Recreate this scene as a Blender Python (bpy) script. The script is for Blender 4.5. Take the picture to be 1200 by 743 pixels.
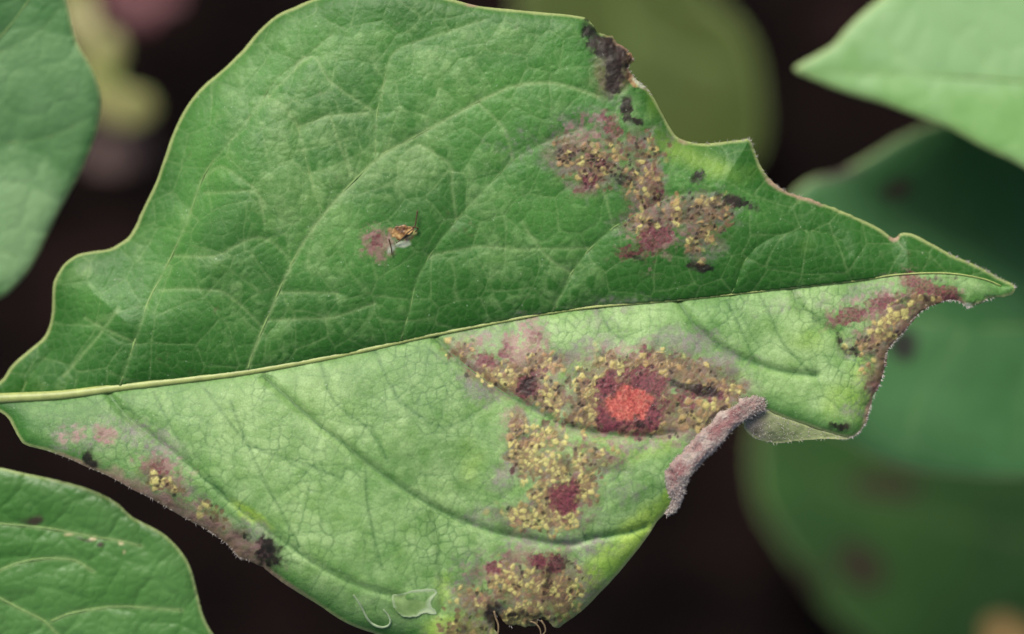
import bpy, math, random
import numpy as np
from mathutils import Vector

# ------------------------------------------------------------------ camera, sky, sun, exposure
for o in list(bpy.data.objects):
    bpy.data.objects.remove(o)
scene = bpy.context.scene
col = scene.collection
rng = np.random.RandomState(7)
random.seed(7)

H0 = 0.130            # height of the subject leaf above the soil, metres
D = 0.200             # camera distance to the leaf
K = 1.0e-4            # metres per photo pixel on the leaf's plane (frame is 12 cm wide)

cam_data = bpy.data.cameras.new('camera')
cam = bpy.data.objects.new('camera', cam_data)
col.objects.link(cam)
cam.location = (0, 0, H0 + D)
cam.rotation_euler = (0, 0, 0)
cam_data.sensor_width = 36
cam_data.lens = 60
cam_data.clip_start = 0.01
cam_data.clip_end = 50
cam_data.dof.use_dof = True
cam_data.dof.focus_distance = D - 0.0015
cam_data.dof.aperture_fstop = 4.2
scene.camera = cam

SUN_EL, SUN_AZ = 43, 22      # elevation; degrees from +Y towards -X
world = bpy.data.worlds.new('World')
scene.world = world
world.use_nodes = True
wn = world.node_tree
bg = wn.nodes['Background']
sky = wn.nodes.new('ShaderNodeTexSky')
sky.sky_type = 'NISHITA'
sky.sun_disc = False
sky.sun_elevation = math.radians(SUN_EL)
sky.sun_rotation = math.radians(-SUN_AZ)
sky.dust_density = 5.0
sky.air_density = 1.0
wn.links.new(sky.outputs[0], bg.inputs[0])
bg.inputs[1].default_value = 0.05

sd = bpy.data.lights.new('sun', 'SUN')
sun = bpy.data.objects.new('sun', sd)
col.objects.link(sun)
sd.energy = 1.5
sd.angle = math.radians(22)
sd.color = (1.0, 0.96, 0.89)
el, az = math.radians(SUN_EL), math.radians(SUN_AZ)
sdir = Vector((-math.sin(az) * math.cos(el), math.cos(az) * math.cos(el), math.sin(el)))
sun.location = sdir * 2
sun.rotation_euler = sdir.to_track_quat('Z', 'Y').to_euler()

scene.view_settings.view_transform = 'Standard'
scene.view_settings.look = 'None'
scene.view_settings.exposure = 1.75
scene.view_settings.gamma = 1.0
scene.view_settings.use_curve_mapping = False

# ------------------------------------------------------------------ numeric helpers
def P(px, py, z):
    """photo pixel + height z (metres, relative to the leaf plane) -> world point"""
    s = K * (D - z) / D
    return np.stack([(np.asarray(px, float) - 600) * s, (371.5 - np.asarray(py, float)) * s,
                     np.asarray(z, float) + H0 + 0 * np.asarray(px, float)], -1)

def smooth(pts, n=6, closed=False):
    p = np.array(pts, float)
    if closed:
        q = np.vstack([p[-1], p, p[0], p[1]])
    else:
        q = np.vstack([2 * p[0] - p[1], p, 2 * p[-1] - p[-2]])
    out = []
    m = len(q) - 3
    for i in range(m):
        a, b, c, d = q[i:i + 4]
        for t in np.arange(n) / n:
            out.append(0.5 * (2 * b + (c - a) * t + (2 * a - 5 * b + 4 * c - d) * t * t + (3 * b - a - 3 * c + d) * t ** 3))
    if not closed:
        out.append(p[-1])
    return np.array(out)

def seg_dist(x, y, line, want_t=False):
    """distance to a polyline (and the fraction along it)"""
    best = np.full(x.shape, 1e18)
    tt = np.zeros(x.shape)
    ln = len(line) - 1
    for i in range(ln):
        (ax, ay), (bx, by) = line[i][:2], line[i + 1][:2]
        dx, dy = bx - ax, by - ay
        L = dx * dx + dy * dy + 1e-12
        t = np.clip(((x - ax) * dx + (y - ay) * dy) / L, 0, 1)
        d = (x - ax - t * dx) ** 2 + (y - ay - t * dy) ** 2
        m = d < best
        best = np.where(m, d, best)
        if want_t:
            tt = np.where(m, (i + t) / ln, tt)
    best = np.sqrt(best)
    return (best, tt) if want_t else best

def inside(x, y, poly):
    c = np.zeros(x.shape, bool)
    n = len(poly)
    for i in range(n):
        ax, ay = poly[i]
        bx, by = poly[(i + 1) % n]
        if ay == by:
            continue
        m = ((ay > y) != (by > y)) & (x < (bx - ax) * (y - ay) / (by - ay) + ax)
        c ^= m
    return c

_perm = np.random.RandomState(3).permutation(4096)
def _h(ix, iy, k=0):
    return _perm[(_perm[(ix + k * 131) & 4095] + iy * 7 + k * 57) & 4095] / 4095.0

def noise(x, y, scale, seed=0):
    x = x / scale + seed * 17.3
    y = y / scale + seed * 9.1
    ix = np.floor(x).astype(np.int64); iy = np.floor(y).astype(np.int64)
    fx = x - ix; fy = y - iy
    u = fx * fx * (3 - 2 * fx); v = fy * fy * (3 - 2 * fy)
    a = _h(ix, iy, seed); b = _h(ix + 1, iy, seed); c = _h(ix, iy + 1, seed); d = _h(ix + 1, iy + 1, seed)
    return (a * (1 - u) + b * u) * (1 - v) + (c * (1 - u) + d * u) * v - 0.5      # -0.5..0.5

def fbm(x, y, scale, seed=0, o=3):
    r = 0; a = 1.0; n = 0
    for i in range(o):
        r = r + a * noise(x, y, scale / 2 ** i, seed + i); n += a; a *= 0.55
    return r / n * 1.4

def voronoi(x, y, scale, seed=0, jitter=0.9):
    gx = x / scale; gy = y / scale
    ix = np.floor(gx).astype(np.int64); iy = np.floor(gy).astype(np.int64)
    f1 = np.full(x.shape, 1e9); f2 = f1.copy()
    cx = np.zeros(x.shape); cy = cx.copy(); r = cx.copy()
    for ox in (-1, 0, 1):
        for oy in (-1, 0, 1):
            jx = ix + ox; jy = iy + oy
            sx = jx + 0.5 + jitter * (_h(jx, jy, seed + 1) - 0.5)
            sy = jy + 0.5 + jitter * (_h(jx, jy, seed + 2) - 0.5)
            d = np.hypot(gx - sx, gy - sy)
            m = d < f1
            f2 = np.where(m, f1, np.minimum(f2, d))
            f1 = np.where(m, d, f1)
            cx = np.where(m, sx * scale, cx); cy = np.where(m, sy * scale, cy)
            r = np.where(m, _h(jx, jy, seed + 3), r)
    return f1, f2, cx, cy, r

def sstep(a, b, x):
    t = np.clip((x - a) / (b - a), 0, 1)
    return t * t * (3 - 2 * t)

def field(x, y, blobs):
    """soft union of rotated elliptic spots (cx, cy, rx, ry, degrees, strength)"""
    f = np.zeros(x.shape)
    x, y = x + 9 * fbm(x, y, 24, 171, 3), y + 9 * fbm(x, y, 24, 175, 3)
    for b in blobs:
        cx, cy, rx, ry = b[:4]
        rot = math.radians(b[4]) if len(b) > 4 else 0
        amp = b[5] if len(b) > 5 else 1.0
        dx = x - cx; dy = y - cy
        u = (dx * math.cos(rot) + dy * math.sin(rot)) / rx
        v = (-dx * math.sin(rot) + dy * math.cos(rot)) / ry
        f = np.maximum(f, amp * np.exp(-0.69 * (u * u + v * v) ** 1.25))
    return f

# ------------------------------------------------------------------ mesh helpers
def tag(o, label=None, cat=None, group=None, kind=None):
    if label: o['label'] = label
    if cat: o['category'] = cat
    if group: o['group'] = group
    if kind: o['kind'] = kind
    return o

def link(name, mesh, mat=None, parent=None):
    o = bpy.data.objects.new(name, mesh)
    col.objects.link(o)
    if mat: mesh.materials.append(mat)
    if parent:
        o.parent = parent
        o.matrix_parent_inverse = parent.matrix_world.inverted()
    return o

def empty(name, loc):
    o = bpy.data.objects.new(name, None)
    o.empty_display_size = 0.01
    o.location = loc
    col.objects.link(o)
    bpy.context.view_layer.update()
    return o

def mesh_from(name, verts, tris, attrs=None, quads=False):
    me = bpy.data.meshes.new(name)
    n = len(verts); f = len(tris); k = 4 if quads else 3
    me.vertices.add(n)
    me.vertices.foreach_set('co', np.ascontiguousarray(verts, np.float32).ravel())
    me.loops.add(f * k)
    me.loops.foreach_set('vertex_index', np.ascontiguousarray(tris, np.int32).ravel())
    me.polygons.add(f)
    me.polygons.foreach_set('loop_start', np.arange(0, f * k, k, dtype=np.int32))
    me.polygons.foreach_set('use_smooth', np.ones(f, bool))
    me.update(calc_edges=True)
    me.validate()
    for a, v in (attrs or {}).items():
        at = me.attributes.new(a, 'FLOAT', 'POINT')
        at.data.foreach_set('value', np.ascontiguousarray(v, np.float32))
    return me

def blade_mesh(name, poly, hfun, spacing, afun=None, thick=2.5, fray=None, hole=None):
    """a thin but solid sheet inside the outline `poly` (photo px); hfun gives its height in px units"""
    poly = np.array(poly, float)
    x0, y0 = poly.min(0) - 2 * spacing; x1, y1 = poly.max(0) + 2 * spacing
    xs = np.arange(x0, x1, spacing); ys = np.arange(y0, y1, spacing)
    X, Y = np.meshgrid(xs, ys)
    nx = len(xs)
    x = X.ravel(); y = Y.ravel()
    f = seg_dist(x, y, np.vstack([poly, poly[:1]]))
    f = np.where(inside(x, y, poly), f, -f)
    if fray is not None:
        f = f + fray(x, y)
    if hole is not None:
        f = np.minimum(f, hole(x, y))
    f = np.where(np.abs(f) < 0.08 * spacing, 0.08 * spacing, f)
    i = np.arange(len(ys) - 1)[:, None] * nx + np.arange(nx - 1)[None, :]
    i = i.ravel()
    T = np.vstack([np.stack([i, i + nx, i + 1], 1), np.stack([i + 1, i + nx, i + nx + 1], 1)])
    ins = f > 0
    cnt = ins[T].sum(1)
    full = T[cnt == 3]
    pairs = []
    tris = [full]
    def rot(tr, want):
        k = np.argmax(ins[tr] == want, 1)
        return np.stack([tr[np.arange(len(tr)), (k + j) % 3] for j in range(3)], 1)
    A = rot(T[cnt == 1], True)       # a inside
    B = rot(T[cnt == 2], False)      # a outside
    e1 = np.sort(A[:, [0, 1]], 1); e2 = np.sort(A[:, [0, 2]], 1)
    e3 = np.sort(B[:, [0, 1]], 1); e4 = np.sort(B[:, [0, 2]], 1)
    alle = np.vstack([e1, e2, e3, e4])
    key = alle[:, 0].astype(np.int64) * len(x) + alle[:, 1]
    uk, inv = np.unique(key, return_inverse=True)
    ua = uk // len(x); ub = uk % len(x)
    t = f[ua] / (f[ua] - f[ub])
    ex = x[ua] + t * (x[ub] - x[ua]); ey = y[ua] + t * (y[ub] - y[ua])
    base = len(x)
    na, nb = len(A), len(B)
    i1 = inv[:na] + base; i2 = inv[na:2 * na] + base; i3 = inv[2 * na:2 * na + nb] + base; i4 = inv[2 * na + nb:] + base
    tris += [np.stack([A[:, 0], i1, i2], 1), np.stack([i3, B[:, 1], B[:, 2]], 1), np.stack([i3, B[:, 2], i4], 1)]
    T2 = np.vstack(tris)
    bedge = np.vstack([np.stack([i1, i2], 1), np.stack([i4, i3], 1)])
    ax = np.concatenate([x, ex]); ay = np.concatenate([y, ey]); af = np.concatenate([f, np.zeros(len(ex))])
    used = np.unique(T2)
    remap = np.full(len(ax), -1, np.int64); remap[used] = np.arange(len(used))
    T2 = remap[T2]; bedge = remap[bedge]
    ax, ay, af = ax[used], ay[used], af[used]
    h = hfun(ax, ay, af)
    th = thick * (0.35 + 0.65 * sstep(0, 2.5 * thick, af))
    n = len(ax)
    top = P(ax, ay, h * K)
    bot = P(ax, ay, (h - th) * K)
    # keep picture orientation (y down): reverse so that normals face +z
    tt = T2[:, ::1]
    v0, v1, v2 = top[tt[0, 0]], top[tt[0, 1]], top[tt[0, 2]]
    if np.cross(v1 - v0, v2 - v0)[2] < 0:
        tt = tt[:, ::-1]; be = bedge
    else:
        be = bedge[:, ::-1]
    side = np.vstack([np.stack([be[:, 0], be[:, 1], be[:, 1] + n], 1), np.stack([be[:, 0], be[:, 1] + n, be[:, 0] + n], 1)])
    allT = np.vstack([tt, tt[:, ::-1] + n, side])
    attrs = afun(ax, ay, af) if afun else {}
    attrs = {k: np.concatenate([v, v]) for k, v in attrs.items()}
    return mesh_from(name, np.vstack([top, bot]), allT, attrs)

def tube_mesh(name, pts, radii, sides=8):
    p = np.array(pts, float); r = np.array(radii, float)
    n = len(p)
    t = np.gradient(p, axis=0); t /= np.linalg.norm(t, axis=1)[:, None] + 1e-15
    ref = np.array([0, 0, 1.0]) if abs(t[0][2]) < 0.8 else np.array([0, 1.0, 0])
    u = np.cross(t[0], ref); u /= np.linalg.norm(u)
    V = []
    for i in range(n):
        u = u - t[i] * np.dot(u, t[i]); u /= np.linalg.norm(u) + 1e-15
        w = np.cross(t[i], u)
        for k in range(sides):
            a = 2 * math.pi * k / sides
            V.append(p[i] + r[i] * (math.cos(a) * u + math.sin(a) * w))
    V += [p[0], p[-1]]
    T = []
    for i in range(n - 1):
        for k in range(sides):
            a = i * sides + k; b = i * sides + (k + 1) % sides
            T += [(a, b, b + sides), (a, b + sides, a + sides)]
    for k in range(sides):
        T.append((n * sides, (k + 1) % sides, k))
        T.append((n * sides + 1, (n - 1) * sides + k, (n - 1) * sides + (k + 1) % sides))
    return mesh_from(name, np.array(V), np.array(T))

def hairs_mesh(name, roots, dirs, lens, r=0.00004):
    """many short tapered hairs in one mesh"""
    V = []; T = []
    for p, d, L in zip(roots, dirs, lens):
        d = d / (np.linalg.norm(d) + 1e-12)
        u = np.cross(d, [0.3, 0.5, 0.81]); u /= np.linalg.norm(u) + 1e-12
        w = np.cross(d, u)
        bend = (u * random.uniform(-.35, .35) + w * random.uniform(-.35, .35)) * L
        b = len(V)
        mid = p + d * L * 0.55 + bend * 0.4
        for q, rr in ((p, r), (mid, r * 0.75)):
            for k in range(3):
                a = 2.094 * k
                V.append(q + rr * (math.cos(a) * u + math.sin(a) * w))
        V.append(p + d * L + bend)
        for k in range(3):
            k2 = (k + 1) % 3
            T += [(b + k, b + k2, b + 3 + k2), (b + k, b + 3 + k2, b + 3 + k), (b + 3 + k, b + 3 + k2, b + 6)]
    return mesh_from(name, np.array(V), np.array(T))

# ------------------------------------------------------------------ materials
def srgb(r, g, b):
    f = lambda c: (c / 255 / 12.92) if c / 255 <= 0.04045 else ((c / 255 + 0.055) / 1.055) ** 2.4
    return (f(r), f(g), f(b), 1.0)

class NT:
    def __init__(s, name):
        s.m = bpy.data.materials.new(name); s.m.use_nodes = True
        s.t = s.m.node_tree; s.n = s.t.nodes; s.l = s.t.links
        s.bsdf = s.n['Principled BSDF']; s.out = s.n['Material Output']
        s.co = s.n.new('ShaderNodeTexCoord').outputs['Object']
    def noise(s, scale, detail=3, rough=0.55):
        n = s.n.new('ShaderNodeTexNoise'); n.inputs['Scale'].default_value = scale
        n.inputs['Detail'].default_value = detail; n.inputs['Roughness'].default_value = rough
        s.l.new(s.co, n.inputs['Vector']); return n.outputs['Fac']
    def attr(s, name):
        n = s.n.new('ShaderNodeAttribute'); n.attribute_name = name; return n.outputs['Fac']
    def ramp(s, fac, stops):
        n = s.n.new('ShaderNodeValToRGB'); e = n.color_ramp.elements
        while len(e) < len(stops): e.new(0.5)
        for k, (p, c) in enumerate(stops): e[k].position = p; e[k].color = c
        s.l.new(fac, n.inputs[0]); return n.outputs[0]
    def mix(s, fac, a, b, mode='MIX'):
        n = s.n.new('ShaderNodeMix'); n.data_type = 'RGBA'; n.blend_type = mode
        for sock, v in ((n.inputs[0], fac), (n.inputs[6], a), (n.inputs[7], b)):
            if isinstance(v, (int, float)): sock.default_value = v
            elif isinstance(v, tuple): sock.default_value = v
            else: s.l.new(v, sock)
        return n.outputs[2]
    def math(s, op, a, b=0.0, clamp=False):
        n = s.n.new('ShaderNodeMath'); n.operation = op; n.use_clamp = clamp
        for sock, v in ((n.inputs[0], a), (n.inputs[1], b)):
            if isinstance(v, (int, float)): sock.default_value = v
            else: s.l.new(v, sock)
        return n.outputs[0]
    def bump(s, fac, strength, dist):
        n = s.n.new('ShaderNodeBump'); n.inputs['Strength'].default_value = strength; n.inputs['Distance'].default_value = dist
        s.l.new(fac, n.inputs['Height']); s.l.new(n.outputs[0], s.bsdf.inputs['Normal']); return n.outputs[0]
    def done(s, colour, rough=0.5, spec=0.4, translucent=0.0, tcol=None):
        if isinstance(colour, tuple): s.bsdf.inputs['Base Color'].default_value = colour
        else: s.l.new(colour, s.bsdf.inputs['Base Color'])
        if isinstance(rough, (int, float)): s.bsdf.inputs['Roughness'].default_value = rough
        else: s.l.new(rough, s.bsdf.inputs['Roughness'])
        s.bsdf.inputs['Specular IOR Level'].default_value = spec
        if translucent:
            tr = s.n.new('ShaderNodeBsdfTranslucent')
            c = tcol or colour
            if isinstance(c, tuple): tr.inputs[0].default_value = c
            else: s.l.new(c, tr.inputs[0])
            mx = s.n.new('ShaderNodeMixShader'); mx.inputs[0].default_value = translucent
            s.l.new(s.bsdf.outputs[0], mx.inputs[1]); s.l.new(tr.outputs[0], mx.inputs[2])
            s.l.new(mx.outputs[0], s.out.inputs[0])
        return s.m

def simple(name, c, rough=0.6, spec=0.3, var=0.25, scale=900, translucent=0.0):
    t = NT(name)
    n = t.noise(scale, 4)
    d = tuple(v * (1 - var) for v in c[:3]) + (1,)
    l = tuple(min(1, v * (1 + var)) for v in c[:3]) + (1,)
    cc = t.ramp(n, [(0.3, d), (0.7, l)])
    t.bump(n, 0.3, 0.0001)
    return t.done(cc, rough, spec, translucent)

# blade colours (linear); the pale mix also paints sheen on the lower half
def subject_material():
    t = NT('leaf_blade_diseased')
    n1 = t.noise(95, 3); n2 = t.noise(420, 4); n3 = t.noise(3200, 2)
    green = t.ramp(n1, [(0.34, (0.020, 0.095, 0.009, 1)), (0.5, (0.031, 0.128, 0.015, 1)), (0.66, (0.050, 0.164, 0.024, 1))])
    green = t.mix(t.math('MULTIPLY', n2, 0.35), green, (0.070, 0.160, 0.050, 1))
    c = t.mix(t.attr('deep'), green, (0.015, 0.078, 0.007, 1))
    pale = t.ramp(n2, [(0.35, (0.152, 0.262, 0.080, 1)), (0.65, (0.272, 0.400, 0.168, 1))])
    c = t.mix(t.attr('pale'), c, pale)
    c = t.mix(t.attr('yellow'), c, t.ramp(n2, [(0.35, (0.165, 0.285, 0.034, 1)), (0.65, (0.250, 0.370, 0.065, 1))]))
    c = t.mix(t.attr('veind'), c, (0.032, 0.095, 0.024, 1))
    c = t.mix(t.attr('veinp'), c, (0.200, 0.290, 0.115, 1))
    c = t.mix(t.attr('mauve'), c, t.ramp(n2, [(0.35, (0.125, 0.118, 0.110, 1)), (0.65, (0.185, 0.165, 0.150, 1))]))
    c = t.mix(t.attr('pink'), c, t.ramp(n2, [(0.35, (0.185, 0.098, 0.090, 1)), (0.65, (0.280, 0.170, 0.150, 1))]))
    c = t.mix(t.attr('rim'), c, (0.330, 0.360, 0.150, 1))
    c = t.mix(t.attr('rimbrown'), c, (0.270, 0.190, 0.130, 1))
    c = t.mix(t.attr('brown'), c, t.ramp(n2, [(0.35, (0.060, 0.032, 0.024, 1)), (0.5, (0.115, 0.082, 0.036, 1)), (0.65, (0.135, 0.062, 0.054, 1))]))
    tan = t.ramp(t.attr('tanmix'), [(0.0, (0.125, 0.070, 0.040, 1)), (0.35, (0.275, 0.170, 0.075, 1)), (0.7, (0.330, 0.260, 0.090, 1)), (1.0, (0.400, 0.365, 0.125, 1))])
    c = t.mix(t.attr('tan'), c, tan)
    c = t.mix(t.attr('purple'), c, t.ramp(n3, [(0.3, (0.046, 0.009, 0.016, 1)), (0.7, (0.165, 0.036, 0.052, 1))]))
    c = t.mix(t.attr('red'), c, t.ramp(n3, [(0.3, (0.200, 0.026, 0.028, 1)), (0.5, (0.350, 0.064, 0.052, 1)), (0.7, (0.470, 0.140, 0.100, 1))]))
    c = t.mix(t.attr('dark'), c, t.ramp(n2, [(0.35, (0.004, 0.0026, 0.0026, 1)), (0.65, (0.019, 0.010, 0.009, 1))]))
    c = t.mix(t.attr('white'), c, (0.36, 0.40, 0.30, 1))
    c = t.mix(0.35, c, t.ramp(t.noise(5200, 2), [(0.3, (0.55, 0.55, 0.55, 1)), (0.7, (1.45, 1.45, 1.45, 1))]), 'MULTIPLY')
    speck = t.ramp(t.noise(2600, 1), [(0.74, (0, 0, 0, 1)), (0.80, (1, 1, 1, 1))])
    c = t.mix(t.math('MULTIPLY', speck, 0.35), c, (0.34, 0.38, 0.30, 1))
    nb = t.math('ADD', t.noise(1700, 3), t.math('MULTIPLY', n3, 0.6))
    t.bump(nb, 0.32, 0.00016)
    rough = t.math('ADD', 0.44, t.math('MULTIPLY', n2, 0.16))
    return t.done(c, rough, 0.26, 0.18, t.mix(0.5, c, (0.22, 0.34, 0.03, 1)))

def other_leaf_material(name, dark, light, rough=0.46, spec=0.45, paler=None):
    t = NT(name)
    n1 = t.noise(70, 3); n2 = t.noise(420, 4)
    c = t.ramp(n1, [(0.3, dark), (0.7, light)])
    c = t.mix(t.math('MULTIPLY', n2, 0.3), c, tuple(v * 1.35 for v in light[:3]) + (1,))
    c = t.mix(t.attr('pale'), c, paler or (0.15, 0.25, 0.10, 1))
    c = t.mix(t.attr('veinp'), c, (0.20, 0.28, 0.11, 1))
    c = t.mix(t.attr('rim'), c, (0.26, 0.32, 0.13, 1))
    c = t.mix(t.attr('yellow'), c, (0.40, 0.36, 0.19, 1))
    c = t.mix(t.attr('brown'), c, (0.030, 0.018, 0.013, 1))
    c = t.mix(t.attr('dark'), c, (0.008, 0.007, 0.006, 1))
    t.bump(t.noise(1600, 3), 0.3, 0.00016)
    return t.done(c, rough, spec * 0.65, 0.18, t.mix(0.5, c, (0.20, 0.32, 0.03, 1)))

M_MAIN = subject_material()
M_RIB = simple('pale_midrib', (0.215, 0.255, 0.078, 1), 0.5, 0.4, 0.2, 700)
M_VEIN = simple('green_vein', (0.120, 0.200, 0.058, 1), 0.55, 0.3, 0.25, 700)
M_VEIN_DK = simple('sunken_vein', (0.062, 0.125, 0.035, 1), 0.55, 0.3, 0.25, 700)
M_PETIOLE = simple('petiole_green', (0.120, 0.190, 0.055, 1), 0.5, 0.4, 0.2, 500)
M_HAIR = simple('white_hair', (0.52, 0.48, 0.44, 1), 0.6, 0.3, 0.1, 500, 0.3)
M_SKIN = simple('white_film', (0.32, 0.42, 0.25, 1), 0.75, 0.15, 0.3, 900, 0.4)

# ------------------------------------------------------------------ the soil
def build_soil():
    n = 220
    g = np.linspace(-1, 1, n)
    g = np.sign(g) * np.abs(g) ** 2.2 * 1.6
    X, Y = np.meshgrid(g, g)
    x = X.ravel(); y = Y.ravel()
    z = 0.010 * fbm(x * 1000, y * 1000, 60, 21, 4) + 0.004 * fbm(x * 1000, y * 1000, 14, 25, 3)
    i = (np.arange(n - 1)[:, None] * n + np.arange(n - 1)[None, :]).ravel()
    q = np.stack([i, i + 1, i + n + 1, i + n], 1)
    me = mesh_from('soil', np.stack([x, y, z - 0.004], 1), q, quads=True)
    t = NT('damp_soil')
    n1 = t.noise(28, 4); n2 = t.noise(240, 5)
    c = t.ramp(n1, [(0.35, (0.0015, 0.0012, 0.0012, 1)), (0.55, (0.006, 0.0036, 0.0034, 1)), (0.7, (0.014, 0.0075, 0.0068, 1))])
    c = t.mix(t.math('MULTIPLY', n2, 0.4), c, (0.007, 0.0048, 0.0044, 1))
    t.bump(n2, 0.8, 0.002)
    o = link('soil', me, t.done(c, 1.0, 0.03))
    tag(o, 'dark damp brown soil far below the leaves', None, None, 'structure')
build_soil()

# ------------------------------------------------------------------ the diseased leaf
OUT = [(-46, 466), (-30, 458), (0, 447), (13, 429), (33, 411), (52, 394), (60, 373), (62, 338), (65, 326), (75, 310), (90, 299), (110, 294.5),
       (128, 292), (141, 285), (151, 277), (160, 262), (165, 250), (182, 215), (192, 188), (202, 158), (215, 131), (235, 104),
       (262, 81), (283, 60), (303, 37), (323, 19), (346, 8), (365, 0), (400, -10), (450, -15), (500, -8), (535, 0.5), (561, 7),
       (600, 11), (641, 15), (669, 17.5), (686, 21), (695, 29), (702, 38), (716, 43), (727, 51), (736, 60), (742, 69), (737, 80),
       (745, 91), (757, 102), (765, 113), (775, 131), (786, 151), (796, 162), (820, 168), (844, 166.5), (868, 164), (879, 163.5),
       (885, 178), (891, 193), (901, 209), (918, 222), (941, 230), (961, 237), (982, 246), (1009, 257), (1031, 268), (1047, 279),
       (1056, 273), (1070, 274.5), (1089, 284), (1112, 296.5), (1135, 307), (1153, 315), (1170, 325), (1187, 333), (1190, 339),
       (1184, 346), (1165, 350), (1150, 354), (1134, 361), (1123, 354), (1110, 353), (1094, 358), (1079, 367), (1066, 379),
       (1058, 391), (1049, 401), (1039, 414), (1037, 432), (1034, 445), (1026, 462), (1020, 479), (1015, 495), (1007, 507),
       (995, 513), (968, 506), (941, 497), (914, 488), (898, 481), (880, 482), (850, 506), (825, 530), (803, 550), (795, 566),
       (797, 582), (784, 598), (770, 611), (762, 624), (750, 641), (736, 658), (722, 675), (703, 695), (683, 715), (662, 730), (652, 735),
       (640, 728), (632, 724), (629, 733), (615, 735), (592, 734), (586, 724), (581, 722), (580, 733), (582, 750), (560, 756), (520, 757), (470, 751),
       (437, 742), (417, 735), (400, 727), (370, 707), (336, 686), (316, 671), (293, 658), (279, 653), (269, 641), (249, 626),
       (229, 614), (202, 599), (182, 587), (158, 575), (131, 560), (108, 550), (81, 538), (54, 528), (30, 521.5), (22, 513),
       (15, 500), (6, 487), (-20, 474)]
OUT_S = smooth(OUT, 4, True)
MID = smooth([(-60, 470), (0, 467), (74, 463), (145, 453.5), (219, 445), (296, 435), (400, 416), (472, 400), (514, 391), (602, 374), (649, 366),
              (703, 359), (800, 351), (901, 340), (1002, 329), (1046, 322.5), (1086, 320), (1120, 321), (1153, 327), (1173, 335)], 4)
VEINS_UP = [   # points, start radius (px), depth weight
    ([(25, 461), (36, 440), (60, 411)], 1.1, 0.5),
    ([(141, 452), (158, 401), (175, 351), (192, 319), (217, 265), (240, 204), (270, 165), (300, 128), (325, 92), (358, 66), (390, 40)], 2.0, 0.8),
    ([(291, 433), (296, 415), (313, 374), (343, 307), (380, 250), (440, 188), (480, 164), (528, 137), (565, 117), (602, 101), (642, 97), (672, 103), (700, 113)], 1.9, 1.0),
    ([(470, 398), (481, 361), (489, 327), (510, 290), (535, 258), (561, 229), (602, 188), (642, 165), (680, 152)], 1.1, 0.7),
    ([(648, 364), (669, 321), (693, 290), (720, 266), (746, 251), (772, 238), (790, 229), (830, 225), (856, 226)], 1.3, 0.7),
    ([(858, 343), (864, 329), (874, 304), (901, 280), (945, 270), (982, 279), (994, 296)], 0.9, 0.4),
    ([(377, 250), (360, 193), (349, 148), (332, 126), (315, 113)], 0.9, 0.8),
    ([(440, 188), (441, 140), (448, 105), (460, 64), (484, 50), (534, 34), (568, 23)], 0.9, 0.8),
]
VEINS_LOW = [
    ([(310, 442), (336, 465), (370, 495), (400, 518), (427, 540), (460, 564), (504, 592), (545, 611), (582, 624), (615, 631), (650, 637), (672, 638), (690, 632), (736, 624), (757, 617)], 1.7, 1.0),
    ([(511, 397), (541, 425), (588, 459), (635, 485), (660, 498), (685, 505), (712, 509), (750, 512), (790, 508)], 1.5, 1.0),
    ([(795, 353), (806, 370), (820, 388), (850, 410), (884, 425), (918, 435), (956, 440)], 1.3, 1.0),
    ([(927, 339), (941, 364), (961, 380), (982, 391), (986, 408), (995, 418)], 1.1, 0.7),
    ([(125, 458), (150, 488), (215, 539), (266, 584), (316, 622), (370, 661), (420, 686), (470, 700)], 1.0, 0.9),
    ([(506, 594), (511, 621), (516, 654), (519, 695), (516, 718)], 1.0, 0.7),
    ([(545, 609), (575, 590), (602, 574), (600, 560), (588, 551), (568, 540), (545, 528)], 0.5, 0.2),
    ([(454, 556), (484, 537), (518, 525), (545, 528)], 0.5, 0.15),
    ([(560, 612), (640, 588)], 0.0, 0.0),
]
VEINS_LOW = VEINS_LOW[:-1]
TERT = [  # thinner cross veins traced from the photograph, only relief
    [(188, 339), (249, 339), (269, 347), (296, 371), (306, 382)], [(205, 300), (252, 300), (286, 282), (313, 280), (337, 302)],
    [(313, 376), (357, 374), (394, 371), (440, 356)], [(326, 344), (397, 344)], [(100, 372), (130, 388), (158, 400)],
    [(235, 212), (260, 195), (292, 215), (303, 228), (310, 262)], [(349, 148), (380, 138), (388, 136), (430, 132)], [(388, 136), (398, 170), (414, 205)],
    [(410, 205), (404, 170)], [(240, 226), (262, 226), (297, 224), (310, 240)], [(315, 113), (330, 95), (366, 66), (384, 92), (407, 110), (436, 130)],
    [(490, 170), (525, 190), (530, 215), (535, 255)], [(560, 120), (590, 150), (600, 186)], [(504, 300), (560, 290), (612, 292), (690, 292)],
    [(428, 545), (433, 600), (440, 640), (448, 668)], [(375, 425), (390, 470), (430, 500), (455, 540)], [(440, 412), (470, 470), (520, 500), (580, 470)],
    [(700, 360), (715, 385), (730, 400)], [(616, 376), (640, 400), (665, 430)], [(850, 352), (870, 390), (884, 424)], [(890, 345), (905, 375), (915, 400), (950, 438)],
    [(720, 268), (712, 238), (705, 215)], [(669, 321), (640, 300), (612, 260)], [(180, 460), (200, 500), (225, 540)], [(240, 455), (290, 520), (350, 540), (400, 560)],
    [(270, 470), (300, 545), (330, 600), (350, 640)], [(690, 632), (672, 600), (700, 560), (735, 540), (760, 520)], [(75, 440), (110, 400), (140, 360)],
]
VU = [(smooth(v, 4), r, w) for v, r, w in VEINS_UP]
VL = [(smooth(v, 4), r, w) for v, r, w in VEINS_LOW]
TV = [smooth(v, 3) for v in TERT]

def soft_edge(d, w):
    return 1 - np.exp(-(d / w))

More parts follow.
